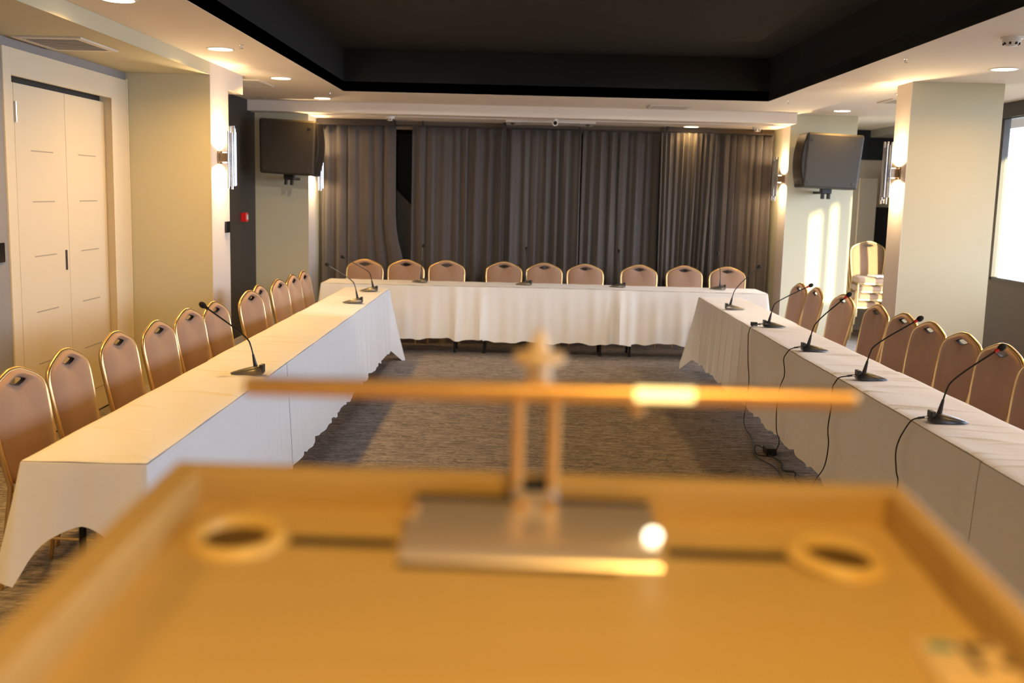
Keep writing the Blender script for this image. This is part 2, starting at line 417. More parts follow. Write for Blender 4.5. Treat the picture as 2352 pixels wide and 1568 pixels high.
sprinkler((-1.955, 10.78, ZC), 'tiny sprinkler beside the left rear corner of the dark recess')
sprinkler((2.59, 7.28, ZC), 'tiny sprinkler right of the recess, above the near right pillar')
sprinkler((2.62, 10.5, ZC), 'tiny sprinkler beside the right rear corner of the dark recess')
# air conditioner cassette and camera
ac = thing('air_conditioner', 'white ceiling air conditioner cassette behind the bullet camera', 'air conditioner', (.33, 12.52, 2.571))
MB().box(-.52, .52, -.28, .28, -.022, 0, bev=.006).build('panel', M['white'], ac)
for a in ((-.34, .34, -.245, -.205), (-.34, .34, .205, .245)):
    MB().box(*a, -.0235, -.0215).build('air_slot', M['shadowgap'], ac)
MB().box(-.30, .30, -.16, .16, -.0235, -.0215).build('intake', M['vent'], ac)
for x in (-.44, .44):
    MB().lathe([(.026, 0), (.022, -.012), (.008, -.018)], 16, c=(x, -.1, -.022)).build('cap', M['frame'], ac, smooth=True)
cam_t = thing('security_camera', 'white bullet camera under the beam at the centre of the stage', 'security camera', (.375, 12.06, 2.58))
MB().lathe([(.030, 0), (.030, -.010), (.014, -.014), (.012, -.04)], 20).build('mount', M['white'], cam_t, smooth=True)
MB().tube([(0, .05, -.035), (0, -.06, -.048)], .034, 20).build('housing', M['white'], cam_t, smooth=True)
MB().tube([(0, -.055, -.0475), (0, -.063, -.0485)], .022, 20).build('lens', M['blackgloss'], cam_t, smooth=True)

# ------------------------------------------------------------------ curtains
def curtain(x0, x1, y, z0, z1, folds, amp, label, lean=0., edge=None, seed=1):
    rr = random.Random(seed)
    nx = int(folds*10); nz = 16
    ph = [rr.uniform(0, 6.28) for _ in range(4)]
    rows = []
    for k in range(nz+1):
        v = k/nz; z = z0+(z1-z0)*v
        row = []
        for i in range(nx+1):
            u = i/nx
            uu = u + .012*math.sin(u*9+ph[0]) + .018*math.sin(u*17+ph[1])
            a = amp*(.75+.35*math.sin(u*7+ph[2]))*(1 - .25*v)
            x = x0+(x1-x0)*u + lean*(1-v)*(u-.3)
            if edge: x += edge(u, z)
            yy = y + a*math.sin(uu*folds*2*PI + .35*math.sin(v*3+u*12+ph[3])) + .35*a*math.sin(uu*folds*4.6*PI+ph[1]+(1-v)*.8)
            x += .3*a*math.cos(uu*folds*2*PI*1.0+ph[2])
            row.append((x, yy, z))
        rows.append(row)
    m = MB(); m.loops(rows, closed=False)
    bmesh.ops.remove_doubles(m.bm, verts=m.bm.verts, dist=1e-6)
    o = m.build('curtain', M['curtain'], smooth=True)
    sol = o.modifiers.new('solid', 'SOLIDIFY'); sol.thickness = .006
    tag(o, label, 'curtain', 'floor-length stage curtains')
    return o
def edgeL(u, z): return (max(0, u-.6)/.4)*(.03 + .11*math.exp(-((z-.75)/.35)**2))
curtain(-2.44, -1.56, 12.82, .015, 2.50, 6, .042, 'grey-brown curtain at the left end beside the dark gap', edge=edgeL, seed=2)
curtain(-1.32, -.22, 12.84, .015, 2.50, 8, .034, 'grey-brown curtain just right of the dark gap', seed=3)
curtain(-.19, .72, 12.84, .015, 2.50, 7, .042, 'grey-brown curtain below the bullet camera', seed=4)
curtain(.745, 1.70, 12.86, .015, 2.50, 7, .052, 'grey-brown curtain behind the centre-right chairs', seed=5)
curtain(1.68, 2.31, 12.74, .015, 2.50, 9, .040, 'tightly gathered grey-brown curtain under the single stage downlight', lean=-.10, seed=6)
curtain(2.27, 3.03, 12.85, .015, 2.50, 7, .040, 'grey-brown curtain at the right end beside the wall sconce', seed=8)
tr = MB(); tr.box(-2.45, -1.53, 12.66, 12.88, 2.50, 2.571)
tag(tr.build('curtain_track', M['track'], bevel=.004), 'dark box pelmet over the left curtain', 'curtain rail')
tr = MB(); tr.box(-1.53, 3.06, 12.81, 12.87, 2.505, 2.520)
for x in (-1.2, -.2, .7, 1.75, 2.9): tr.box(x-.008, x+.008, 12.83, 12.85, 2.52, 2.572)
tag(tr.build('curtain_track', M['track']), 'thin dark curtain rail across the stage opening', 'curtain rail')
tag(MB().box(-.225, -.185, 12.74, 12.77, .01, 2.572).build('divider_post', M['track']), 'thin dark upright post between two stage curtains', 'post')
tag(MB().box(1.735, 1.765, 12.70, 12.73, 2.535, 2.572).build('ceiling_bracket', M['track']), 'small dark bracket under the beam left of the stage downlight', 'bracket')
# sloping panel seen in the curtain gap
tag(MB().prism([(-1.75, .02), (-1.05, .02), (-1.05, 1.30), (-1.35, 1.55), (-1.75, 1.95)], 'y', 13.1, 13.16).build('slanted_board', M['darkpanel']), 'dark slanted board standing in the gap between curtains', 'board')

# ------------------------------------------------------------------ speakers
def speaker(sx, label, matb, loc, tilt, reach):
    t = thing('loudspeaker', label, 'loudspeaker', loc, group='wall loudspeakers')
    w, d, h = .305, .19, .30
    # side profile (x outward = sx), seen face is -y; grille bulges toward the room centre
    body = [(-.30, .31), (.32, .30), (.285, -.29), (-.31, -.285)]
    m = MB()
    P = [(x*sx, z) for x, z in body]
    m.prism(P, 'y', -.20, .20)
    o = m.build('cabinet', matb, t, bevel=.022)
    g = []
    for k in range(9):
        v = k/8; z = -.28+.58*v
        bul = .045*math.sin(PI*v)
        g.append((-.302-bul, z))
    gp = [(x*sx, z) for x, z in g] + [(-.28*sx, .30), (-.28*sx, -.28)]
    MB().prism(gp, 'y', -.185, .185).build('grille', M['grille'], t, smooth=False, bevel=.01)
    for x, z in ((-.24, .24), (.25, .24), (-.25, -.23), (.235, -.23)):
        MB().tube([(x*sx, -.199, z), (x*sx, -.207, z)], .017, 16).build('screw', M['frame'], t, smooth=True)
    m = MB(); m.box(-.055, .055, -.05, .05, -.34, -.283); m.box(-.045, -.02, -.05, .03, -.40, -.34); m.box(.02, .045, -.05, .03, -.40, -.34); m.box(-.02, .02, .0, reach, -.345, -.315)
    m.build('bracket', M['blackmetal'], t, bevel=.004)
    t.rotation_euler = (0, R(tilt), 0)
    return t
sL = speaker(-1, 'dark brown loudspeaker on the far left pillar', M['spk'], (-2.56, 11.72, 2.165), 3.0, .479)
sR = speaker(1, 'grey loudspeaker with four screws on the far right pillar', M['spkgrey'], (3.40, 11.72, 2.155), 1.2, .429)
tag(MB().box(-3.08, -3.02, 11.55, 11.65, 1.35, 1.45, bev=.006).build('fire_alarm', M['alarmred']), 'red fire alarm call point on the charcoal wall', 'fire alarm')
fa = bpy.data.objects['fire_alarm']
MB().box(-3.021, -3.017, 11.572, 11.628, 1.372, 1.428).build('alarm_window', M['white'], fa)

# ------------------------------------------------------------------ tables and cloths
def table(x0, x1, y0, y1, label, group):
    t = thing('folding_table', label, 'table', ((x0+x1)/2, (y0+y1)/2, 0), 0, group)
    hx, hy = (x1-x0)/2, (y1-y0)/2
    MB().box(-hx+.004, hx-.004, -hy+.004, hy-.004, .700, .730, bev=.004).build('tabletop', M['greywall'], t)
    MB().box(-hx+.03, hx-.03, -hy+.05, hy-.05, .675, .700).build('apron', M['blackmetal'], t)
    for sx in (-1, 1):
        for sy in (-1, 1):
            MB().tube([(sx*(hx-.155), sy*(hy-.13), .69), (sx*(hx-.15), sy*(hy-.10), 0.002)], .014, 10).build('leg', M['blackmetal'], t, smooth=True)
def cloth(x0, x1, y0, y1, drops, label, group, seed=1, amp=.010, zt=.744, endz=None, flare=.03, corner=.10, cdrop=.15, hot=(), wr=.0, out=0., pseed=0):
    """drops: dict side->bottom z for sides present, order S,E,N,W"""
    rr = random.Random(seed)
    rp = random.Random(pseed); ph = [rp.uniform(0, 6.28) for _ in range(8)]
    m = MB(); bm = m.bm
    x0 -= out; x1 += out
    # top
    nx = max(2, int((x1-x0)/.05)); ny = max(2, int((y1-y0)/.05))
    cre = []
    for _ in range(int((x1-x0)*(y1-y0)*wr*10)):
        cx, cy = rr.uniform(x0, x1), rr.uniform(y0, y1); L = rr.uniform(.10, .30); a = rr.uniform(-.22, .22) if (y1-y0) > (x1-x0) else rr.uniform(1.2, 1.9)
        cre.append((cx, cy, math.cos(a), math.sin(a), L, rr.uniform(.0045, .010), rr.uniform(.007, .013)))
    if wr: nx = int((x1-x0)/.02); ny = int((y1-y0)/.007) if (y1-y0) > (x1-x0) else int((y1-y0)/.02)
    V = []
    for j in range(ny+1):
        row = []
        for i in range(nx+1):
            x = x0+(x1-x0)*i/nx; y = y0+(y1-y0)*j/ny
            ed = min(x-x0, x1-x, y-y0, y1-y); e = min(1, ed/.03)
            z = 0
            for cx, cy, ca, sa, L, A, w in cre:
                dx, dy = x-cx, y-cy
                if abs(dx) > L*1.6+.1 or abs(dy) > L*1.6+.1: continue
                u = dx*ca+dy*sa; v = -dx*sa+dy*ca + .03*math.sin(u*9)
                z += A*math.exp(-(u/L)**2-(v/w)**2)
            z = zt + z*e + .0012*math.sin(x*23+y*9+ph[0]) - (.004 if ed < 1e-6 else 0)
            row.append(bm.verts.new((x, y, z)))
        V.append(row)
    for j in range(ny):
        for i in range(nx):
            bm.faces.new((V[j][i], V[j][i+1], V[j+1][i+1], V[j+1][i]))
    # skirt
    sides = {'S': ((x0, y0), (x1, y0), (0, -1)), 'E': ((x1, y0), (x1, y1), (1, 0)), 'N': ((x1, y1), (x0, y1), (0, 1)), 'W': ((x0, y1), (x0, y0), (-1, 0))}
    order = ['S', 'E', 'N', 'W']
    pres = [s in drops for s in order]
    start = next((i for i in range(4) if pres[i] and not pres[i-1]), 0)
    runs = []; cur = []
    for k in range(4):
        i = (start+k) % 4
        if pres[i]: cur.append(order[i])
        elif cur: runs.append(cur); cur = []
    if cur: runs.append(cur)
    for run in runs:
        P = []
        for q, s in enumerate(run):
            (ax, ay), (bx, by), (nx_, ny_) = sides[s]
            L = math.hypot(bx-ax, by-ay); n = max(3, int(L/.022))
            if q > 0:
                pn = sides[run[q-1]][2]
                for k in range(1, 8):
                    t = k/8; nn = Vector((pn[0]*(1-t)+nx_*t, pn[1]*(1-t)+ny_*t)).normalized()
                    P.append((ax, ay, nn.x, nn.y, 0., 1., drops[run[q-1]]*(1-t)+drops[s]*t, s))
            for k in range(n+1):
                t = k/n; d0 = t*L if q > 0 else 9; d1 = (1-t)*L if q < len(run)-1 else 9
                cw = math.exp(-(min(d0, d1)/.075)**1.3)
                P.append((ax+(bx-ax)*t, ay+(by-ay)*t, nx_, ny_, min(d0, d1), cw, drops[s], s))
        K = 12; rows = []
        for k in range(K+1):
            tt = k/K; row = []
            for (x, y, nx_, ny_, d, cw, zb, s) in P:
                c = x if s in 'SN' else y
                ht = 1+3.2*sum(math.exp(-((c-h0)/.14)**2) for h0 in hot)
                rip = amp*ht*(math.sin(c*21+ph[1]+.6*math.sin(c*5+ph[5])) + .6*math.sin(c*47+ph[2]) + .7*math.sin(c*8+ph[3]))
                zbot = zb + .010*math.sin(c*13+ph[4]) + .006*math.sin(c*31+ph[6]) - cdrop*cw
                z = (zt-.004)*(1-tt)+zbot*tt
                off = .004 + (flare*tt + rip*tt**.8*(1-cw) + corner*cw*tt**1.2)
                if k == 0: off = -.012; z = zt-.006
                elif k == 1: off = .003; z = zt-.009
                row.append((x+nx_*off, y+ny_*off, z))
            rows.append(row)
        m.loops(rows, closed=False)
    bmesh.ops.remove_doubles(bm, verts=bm.verts, dist=.0008)
    o = m.build('tablecloth', M['cloth'], smooth=True)
    return tag(o, label, 'tablecloth', group)
GT, GC = 'cloth-covered folding tables', 'white tablecloths'
LX0, LX1 = -1.765, -1.315
for i, (a, c) in enumerate(((3.64, 5.36), (5.38, 7.10), (7.12, 8.84), (8.86, 10.58))):
    table(LX0, LX1, a, c, 'narrow folding table with black legs, number %s from the lectern under the left cloths' % ('one', 'two', 'three', 'four')[i], GT)
RX_0, RX_1 = 1.83, 2.265
for i, (a, c) in enumerate(((1.72, 3.44), (3.46, 5.20), (5.22, 6.96), (6.98, 8.72), (8.74, 10.46))):
    table(RX_0, RX_1, a, c, 'narrow folding table with black legs, number %s from the lectern under the right cloths' % ('one', 'two', 'three', 'four', 'five')[i], GT)
for i, (a, c) in enumerate(((-2.08, -.52), (-.50, 1.06), (1.08, 2.64))):
    table(a, c, 11.10, 11.60, 'folding table hidden under the head table cloths, %s of three' % ('left', 'middle', 'right')[i], GT)
cloth(LX0, LX1, 3.62, 5.90, {'S': .50, 'E': .13, 'W': .53}, 'white tablecloth on the near end of the left table', GC, 1, amp=.006, wr=.7, cdrop=.19, corner=.07)
cloth(LX0, LX1, 5.87, 8.36, {'E': .125, 'W': .53}, 'white tablecloth on the middle of the left table', GC, 2, amp=.006, zt=.746, wr=.55, out=.0015)
cloth(LX0, LX1, 8.33, 10.60, {'E': .12, 'N': .3, 'W': .53}, 'white tablecloth on the far end of the left table under two microphones', GC, 3, amp=.006, wr=.25, cdrop=.16, corner=.14)
cloth(RX_0, RX_1, 1.70, 4.01, {'S': .4, 'E': .53, 'W': .13}, 'white tablecloth on the right table at the right photo edge', GC, 4, amp=.005, wr=1.8, pseed=5)
cloth(RX_0, RX_1, 3.98, 6.08, {'E': .53, 'W': .13}, 'wrinkled white tablecloth on the right table under the two nearest microphones', GC, 5, amp=.005, zt=.747, wr=1.9, out=.002, pseed=5)
cloth(RX_0, RX_1, 6.05, 8.40, {'E': .53, 'W': .13}, 'white tablecloth on the middle of the right table', GC, 6, amp=.005, wr=.9, pseed=5)
cloth(RX_0, RX_1, 8.37, 10.48, {'E': .53, 'N': .3, 'W': .12}, 'white tablecloth on the far end of the right table', GC, 7, amp=.005, zt=.747, wr=.2, out=.002, pseed=5, cdrop=.12, corner=.13)
cloth(-2.10, -.33, 11.06, 11.62, {'S': .17, 'N': .53, 'W': .17}, 'white tablecloth on the left third of the head table', GC, 8, pseed=9, amp=.010, hot=(-.75, -.45), wr=.05, cdrop=.05, corner=.08)
cloth(-.36, 1.22, 11.06, 11.62, {'S': .155, 'N': .53}, 'white tablecloth on the middle of the head table', GC, 9, pseed=9, amp=.010, zt=.747, hot=(-.45, .98, 1.12), out=.002, wr=.05)
cloth(1.19, 2.66, 11.06, 11.62, {'S': .17, 'E': .17, 'N': .53}, 'white tablecloth on the right third of the head table', GC, 10, pseed=9, amp=.010, hot=(1.12,), wr=.05, cdrop=.05, corner=.08)

# ------------------------------------------------------------------ banquet chair
def make_chair():
    t = thing('banquet_chair', '', 'chair')
    half = [(0, .92), (.035, .918), (.075, .906), (.125, .886), (.165, .866), (.192, .845), (.206, .818), (.211, .78), (.210, .72), (.203, .62), (.192, .52), (.184, .455)]
    hp = smooth_path([(x, 0, z) for x, z in half], 5)
    hp = [(p.x, p.z) for p in hp]
    outl = [(-x, z) for x, z in hp[::-1]] + hp[1:]           # left bottom -> top -> right bottom
    def yb(z): return -.195 - .085*max(0, (z-.45))/.47
    def pt(x, z, off=0): return (x, yb(z)+off, z)
    # frame tube: rear legs are their own parts, hoop is one
    MB().tube([pt(x, z) for x, z in outl], .0125, 10).build('back_frame', M['gold'], t, smooth=True)
    # padded back with hand hole
    hc = (0, .872)
    poly = outl + [(outl[-1][0]*.9, .445), (0, .44), (outl[0][0]*.9, .445)]
    def cast(a, scale=.975):
        dx, dz = math.cos(a), math.sin(a); best = None
        for (x1, z1), (x2, z2) in zip(poly, poly[1:]+poly[:1]):
            ex, ez = x2-x1, z2-z1; den = dx*ez-dz*ex
            if abs(den) < 1e-9: continue
            tt = ((x1-hc[0])*ez-(z1-hc[1])*ex)/den; uu = ((x1-hc[0])*dz-(z1-hc[1])*dx)/den
            if tt > 0 and -1e-6 <= uu <= 1+1e-6: best = tt if best is None else max(best, tt)
        return best*scale if best else .02
    N = 72; A = [2*PI*k/N for k in range(N)]
    def hole(a):
        hx, hz = .062, .0175
        return 1/(abs(math.cos(a))**1.25/hx**1.25+abs(math.sin(a))**1.25/hz**1.25)**(1/1.25)
    prof = [(0, .004), (.06, .013), (.2, .021), (.5, .027), (.8, .022), (.95, .012), (1, .004)]
    rings = []
    for side in (1, -1):
        seq = prof if side == 1 else prof[::-1]
        for tt, th in seq:
            r = []
            for a in A:
                rad = hole(a)*(1-tt)+max(cast(a), hole(a)+.012)*tt
                x, z = hc[0]+rad*math.cos(a), hc[1]+rad*math.sin(a)
                r.append(pt(x, z, side*th*(1. if side == 1 else .8)))
            rings.append(r)
    rings.append(rings[0])
    m = MB(); m.loops(rings, cap0=False, cap1=False)
    bmesh.ops.remove_doubles(m.bm, verts=m.bm.verts, dist=1e-5)
    m.build('backrest', M['uphol'], t, smooth=True)
    hr = []
    for off in (.012, -.010):
        hr.append([pt(hc[0]+hole(a)*1.0*math.cos(a), hc[1]+hole(a)*1.0*math.sin(a), off) for a in A])
    hr2 = [[pt(hc[0]+(hole(a)+.004)*math.cos(a), hc[1]+(hole(a)+.004)*math.sin(a), off) for a in A] for off in (-.010, .012)]
    m = MB(); m.loops(hr+hr2+[hr[0]], cap0=False, cap1=False); m.build('handhold_rim', M['rim'], t, smooth=True)
    # seat
    m = MB(); rr_ = []
    for z, s in ((.425, .93), (.430, .985), (.455, 1.0), (.475, .985), (.487, .93), (.493, .8), (.496, .4)):
        ring = []
        for k in range(40):
            a = 2*PI*k/40; e = .32
            cx = math.copysign(abs(math.cos(a))**e, math.cos(a))*(.205 if math.sin(a) > 0 else .195)
            cy = math.copysign(abs(math.sin(a))**e, math.sin(a))*.205
            ring.append((cx*s, cy*s+.005, z))
        rr_.append(ring)
    m.loops(rr_); m.build('seat', M['uphol'], t, smooth=True)
    MB().box(-.19, .19, -.19, .20, .403, .426, bev=.006).build('seat_frame', M['gold'], t)
    for sx in (-1, 1):
        MB().tube([(sx*.184, -.195, .458), (sx*.186, -.20, .40), (sx*.195, -.255, .0)], [.0125, .0125, .011], 10).build('leg', M['gold'], t, smooth=True)
        MB().tube([(sx*.178, .185, .42), (sx*.182, .195, .0)], [.0125, .011], 10).build('leg', M['gold'], t, smooth=True)
        MB().tube([(sx*.188, -.222, .24), (sx*.180, .19, .24)], .007, 8).build('stretcher', M['gold'], t, smooth=True)
    return t
chair = make_chair()
used = [False]
def put_chair(x, y, ang, label, group, tx=0.):
    # x, y of the top of the back; ang = facing direction (deg, 90 = +Y)
    rz = R(ang-90)
    ox, oy = -math.sin(rz)*.275, math.cos(rz)*.275
    o = place(chair, not used[0], (x+ox, y+oy, 0), rz, label, group); used[0] = True; return o
ordn = ['nearest the lectern', 'second from the lectern', 'third from the lectern', 'fourth from the lectern', 'fifth from the lectern', 'sixth from the lectern', 'seventh from the lectern', 'eighth from the lectern', 'ninth from the lectern', 'tenth from the lectern', 'farthest from the lectern']
LC = [(-2.18, 4.44, -6), (-2.20, 5.00, -2), (-2.20, 5.64, -4), (-2.15, 6.14, -6), (-2.17, 6.79, -8), (-2.13, 7.25, -7), (-2.10, 8.10, -10), (-2.15, 8.58, -3), (-2.13, 9.20, -7), (-2.12, 9.73, -5), (-2.11, 10.18, -4)]
for i, (x, y, a) in enumerate(LC):
    put_chair(x, y, a, 'gold-framed tan banquet chair in the left row, ' + ordn[i], 'banquet chairs along the left table')
RC = [(2.83, 4.92, 190), (2.83, 5.48, 190), (2.86, 6.06, 190), (2.835, 6.55, 190), (2.847, 7.12, 189), (2.86, 7.64, 188), (2.867, 8.24, 186), (2.863, 9.10, 190), (2.81, 9.77, 184), (2.784, 10.24, 186)]
ordr = ordn[:9] + ['farthest from the lectern']
for i, (x, y, a) in enumerate(RC):
    put_chair(x, y, a, 'gold-framed tan banquet chair in the right row, ' + ordr[i], 'banquet chairs along the right table')
FC = [(-1.80, 12.20), (-1.325, 12.28), (-.85, 12.34), (-.17, 12.38), (.305, 12.34), (.79, 12.32), (1.436, 12.40), (1.98, 12.44), (2.49, 12.42)]
ordf = ['leftmost of nine', 'second from the left', 'third from the left', 'fourth from the left', 'the middle one', 'fourth from the right', 'third from the right', 'second from the right', 'rightmost of nine']
for i, (x, y) in enumerate(FC):
    put_chair(x, y, -90+random.uniform(-3, 3), 'banquet chair behind the head table, ' + ordf[i], 'banquet chairs behind the head table')
# sunlit stack between the right pillars
for k in range(4):
    o = put_chair(4.46, 13.42, -97, 'banquet chair in the sunlit stack between the right pillars, %s' % ('bottom one', 'second from bottom', 'third from bottom', 'topmost')[k], 'stacked banquet chairs')
    o.location.z = k*.105
    o.location.y += .12 - .056*k
put_chair(4.12, 14.08, -92, 'banquet chair standing behind the sunlit stack', 'spare banquet chairs')
bg = MB(); bg.box(-.13, .13, -.11, .09, 0, .02, bev=.006)
bgo = tag(bg.build('napkin_pile', M['bag'], loc=(4.50, 12.96, .82), rotz=.3), 'pale folded cloth lying on the topmost stacked chair', 'cloth')
board = MB().box(4.57, 4.805, 14.2, 14.24, .0, 2.05).build('display_board', M['side']); tag(board, 'tall pale board leaning at the alcove wall behind the stack', 'board')

# ------------------------------------------------------------------ microphones
def make_mic(mbase, head, ring='red', brot=0.):
    """local frame: +x points to the speaker's seat, block at -x"""
    t = thing('gooseneck_microphone', '', 'microphone')
    m = MB(); rings = []
    prof = [(-.062, .028, .020), (-.060, .034, .040), (-.035, .040, .044), (-.01, .042, .040), (.03, .040, .030), (.07, .033, .018), (.10, .020, .008), (.112, .008, .003)]
    for x, hw, h in prof:
        r = [(x, -hw, 0), (x, -hw*.98, h*.35), (x, -hw*.7, h*.85), (x, -hw*.3, h), (x, hw*.3, h), (x, hw*.7, h*.85), (x, hw*.98, h*.35), (x, hw, 0)]
        rings.append(r)
    m.loops(rings); m.build('base', mbase, t, smooth=True, rotz=brot)
    MB().box(-.066, -.045, -.027, .027, .006, .052, bev=.005).build('rear_block', M['micblack'], t, rotz=brot)
    hx, hz = head
    p0 = Vector((-.022, 0, .035)); p1 = Vector((-.008, 0, .105)); p2 = Vector((.012, 0, .17))
    d = (Vector((hx, 0, hz))-Vector((.030, 0, .20)))
    MB().tube([p0, p1], [.0125, .006], 12).build('neck_collar', M['micblack'], t, smooth=True)
    path = smooth_path([p1, (.004, 0, .15), (.022, 0, .185), (.022+d.x*.35, 0, .195+d.z*.35), (hx, 0, hz)], 6)
    MB().tube(path, .0042, 8).build('gooseneck', M['micblack'], t, smooth=True)
    dn = (Vector(path[-1])-Vector(path[-4])).normalized()
    e = Vector(path[-1])
    MB().tube([e-dn*.012, e+dn*.006], .0085, 12).build('light_ring', M[ring], t, smooth=True)
    s = MB(); c = e+dn*.024
    rg = []; q = dn.to_track_quat('Z', 'Y').to_matrix()
    for k in range(9):
        a = PI*k/8; rad = .0155*math.sin(a)+.0005; zz = -.021*math.cos(a)
        rg.append([c+q@Vector((rad*math.cos(b_), rad*math.sin(b_), zz)) for b_ in [2*PI*i/14 for i in range(14)]])
    s.loops(rg); s.build('foam_head', M['foam'], t, smooth=True)
    return t
ZM = .752
GM = 'gooseneck conference microphones'
def cable_part(t, pts):
    # world points to the local frame of t
    rz = t.rotation_euler.z; c, s = math.cos(-rz), math.sin(-rz); L = t.location
    lp = []
    for p in pts:
        x, y, z = p[0]-L.x, p[1]-L.y, p[2]-L.z
        lp.append((c*x-s*y, s*x+c*y, z))
    MB().tube(smooth_path(lp, 5), .0034, 8).build('cable', M['rubber'], t, smooth=True)
    MB().tube([(-.066, 0, .022), (-.088, 0, .020)], .0065, 10).build('connector', M['chrome_soft'], t, smooth=True)
    MB().tube([(-.088, 0, .020), (-.115, 0, .016)], .0055, 10).build('plug', M['rubber'], t, smooth=True)
mr = [
 ((1.945, 4.64), (.215, .335), [(1.83, 4.64, .768), (1.806, 4.645, .757), (1.79, 4.665, .72), (1.782, 4.72, .646), (1.775, 4.73, .581), (1.77, 4.692, .504), (1.765, 4.65, .449), (1.75, 4.68, .25), (1.74, 4.75, .04), (1.72, 4.95, .008)], 'black gooseneck microphone on the right table, nearest the lectern'),
 ((1.965, 5.74), (.245, .335), [(1.85, 5.74, .768), (1.808, 5.745, .757), (1.79, 5.75, .73), (1.782, 5.768, .693), (1.778, 5.758, .581), (1.77, 5.763, .465), (1.76, 5.70, .379), (1.755, 5.73, .251), (1.75, 5.85, .145), (1.745, 5.93, .07), (1.73, 6.1, .008)], 'black gooseneck microphone on the right table, second from the lectern'),
 ((1.95, 6.82), (.205, .36), [(1.835, 6.815, .768), (1.806, 6.81, .757), (1.79, 6.84, .72), (1.782, 6.862, .68), (1.778, 6.80, .59), (1.772, 6.88, .484), (1.768, 6.91, .341), (1.76, 6.85, .204), (1.755, 6.74, .150), (1.75, 6.80, .07), (1.74, 6.87, .02)], 'black gooseneck microphone on the right table, third from the lectern'),
 ((1.985, 8.07), (.265, .32), [(1.87, 8.05, .768), (1.806, 7.98, .757), (1.79, 7.97, .72), (1.782, 7.95, .68), (1.776, 7.883, .504), (1.77, 7.79, .365), (1.762, 7.80, .183), (1.755, 7.82, .06), (1.75, 7.70, .01), (1.74, 7.5, .008), (1.69, 7.18, .008), (1.64, 6.9, .008), (1.70, 6.62, .008), (1.68, 6.3, .008)], 'black gooseneck microphone on the right table, fourth from the lectern'),
]
for (x, y), head, cab, lb in mr:
    t = make_mic(M['micblack'], head); t.location = (x, y, ZM); t['label'] = lb; t['group'] = GM
    cable_part(t, cab)
t = make_mic(M['micgrey'], (.20, .37), 'micblack'); t.location = (1.93, 9.305, ZM); t['group'] = GM; t['label'] = 'grey-based gooseneck microphone at the far end of the right table'
for i, ((x, y), head, lb) in enumerate([((-1.40, 5.43), (.235, .345), 'grey-based gooseneck microphone on the left table, nearest the lectern'),
                                   ((-1.42, 9.05), (.225, .315), 'grey-based gooseneck microphone on the left table, nearer of the far pair'),
                                   ((-1.44, 10.16), (.26, .315), 'grey-based gooseneck microphone at the far end of the left table')]):
    t = make_mic(M['micgrey'], head, 'micblack'); t.location = (x, y, ZM); t.rotation_euler.z = PI; t['group'] = GM; t['label'] = lb
for i, ((x, y), lb) in enumerate([((-1.055, 11.32), 'gooseneck microphone on the head table, leftmost of four'), ((.083, 11.32), 'gooseneck microphone on the head table, second of four from left'),
                                 ((1.104, 11.32), 'gooseneck microphone on the head table, third of four from left'), ((2.205, 11.36), 'gooseneck microphone on the head table, rightmost of four')]):
    t = make_mic(M['micgrey'], (.18, .365), 'micblack', R(75)); t.location = (x, y, ZM); t.rotation_euler.z = PI/2; t['group'] = GM; t['label'] = lb
# loose connector on the table edge and plug block at the cloth hem
cp = thing('cable_plug', 'black cable plug lying on the right table edge by the fourth microphone', 'plug', (1.86, 8.10, ZM))
MB().box(-.03, .02, -.018, .018, 0, .03, bev=.005).build('plug_body', M['rubber'], cp)
MB().tube([(.02, 0, .015), (.05, -.01, .012)], .005, 8).build('cable', M['rubber'], cp, smooth=True)
pb = thing('power_adapter', 'black adapter block with plug on the carpet beneath the right cloth', 'adapter', (1.76, 7.0, 0))
MB().box(-.035, .035, -.06, .06, .0, .05, bev=.008).build('housing', M['micblack'], pb)
MB().tube(smooth_path([(-.03, .05, .03), (-.09, .03, .05), (-.10, -.05, .008), (-.02, -.1, .008)], 6), .003, 8).build('cable', M['rubber'], pb, smooth=True)
fc = MB(); fc.tube(smooth_path([(1.74, 6.95, .008), (1.775, 6.75, .008), (1.74, 6.55, .008), (1.79, 6.45, .02), (1.76, 6.3, .01), (1.78, 6.0, .008)], 6), .006, 8)
tag(fc.build('floor_cable', M['rubber'], smooth=True), 'thick dark cable on the carpet along the right cloth hem', 'cable')

# ------------------------------------------------------------------ lectern (foreground)
e = Vector((.99989, -.014715, -.00234)); d = Vector((.01483, .998013, .061241)); n = Vector((.001435, -.061269, .99812))
O = Vector((.020386, .85584, 1.494535))
LM = Matrix(((e.x, d.x, n.x), (e.y, d.y, n.y), (e.z, d.z, n.z))).to_4x4()
LM.translation = O
lec = thing('lectern', 'golden oak veneer lectern with a raised rim in the foreground', 'lectern', (0.02, .62, 0))
LI = Matrix.Translation((-.02, -.62, 0)) @ LM
def lpart(m, name, mt, parent=lec, inv=LI, **k):
    bmesh.ops.transform(m.bm, matrix=inv, verts=m.bm.verts)
    return m.build(name, mt, parent, **k)
W2 = .31; DY = -.52
lpart(MB().box(-.282, .291, DY+.02, -.012, -.048, -.030), 'desk_surface', M['wood'])
lpart(MB().box(-W2, W2, -.012, .010, -.12, 0), 'rim_board', M['wooddark'], bevel=.003)
lpart(MB().box(-W2, -.282, DY, -.012, -.12, 0), 'rim_board', M['wooddark'], bevel=.003)
lpart(MB().box(.291, W2, DY, -.012, -.12, 0), 'rim_board', M['wooddark'], bevel=.003)
lpart(MB().box(-.282, .291, DY, DY+.02, -.10, -.0), 'rim_board', M['wooddark'], bevel=.003)
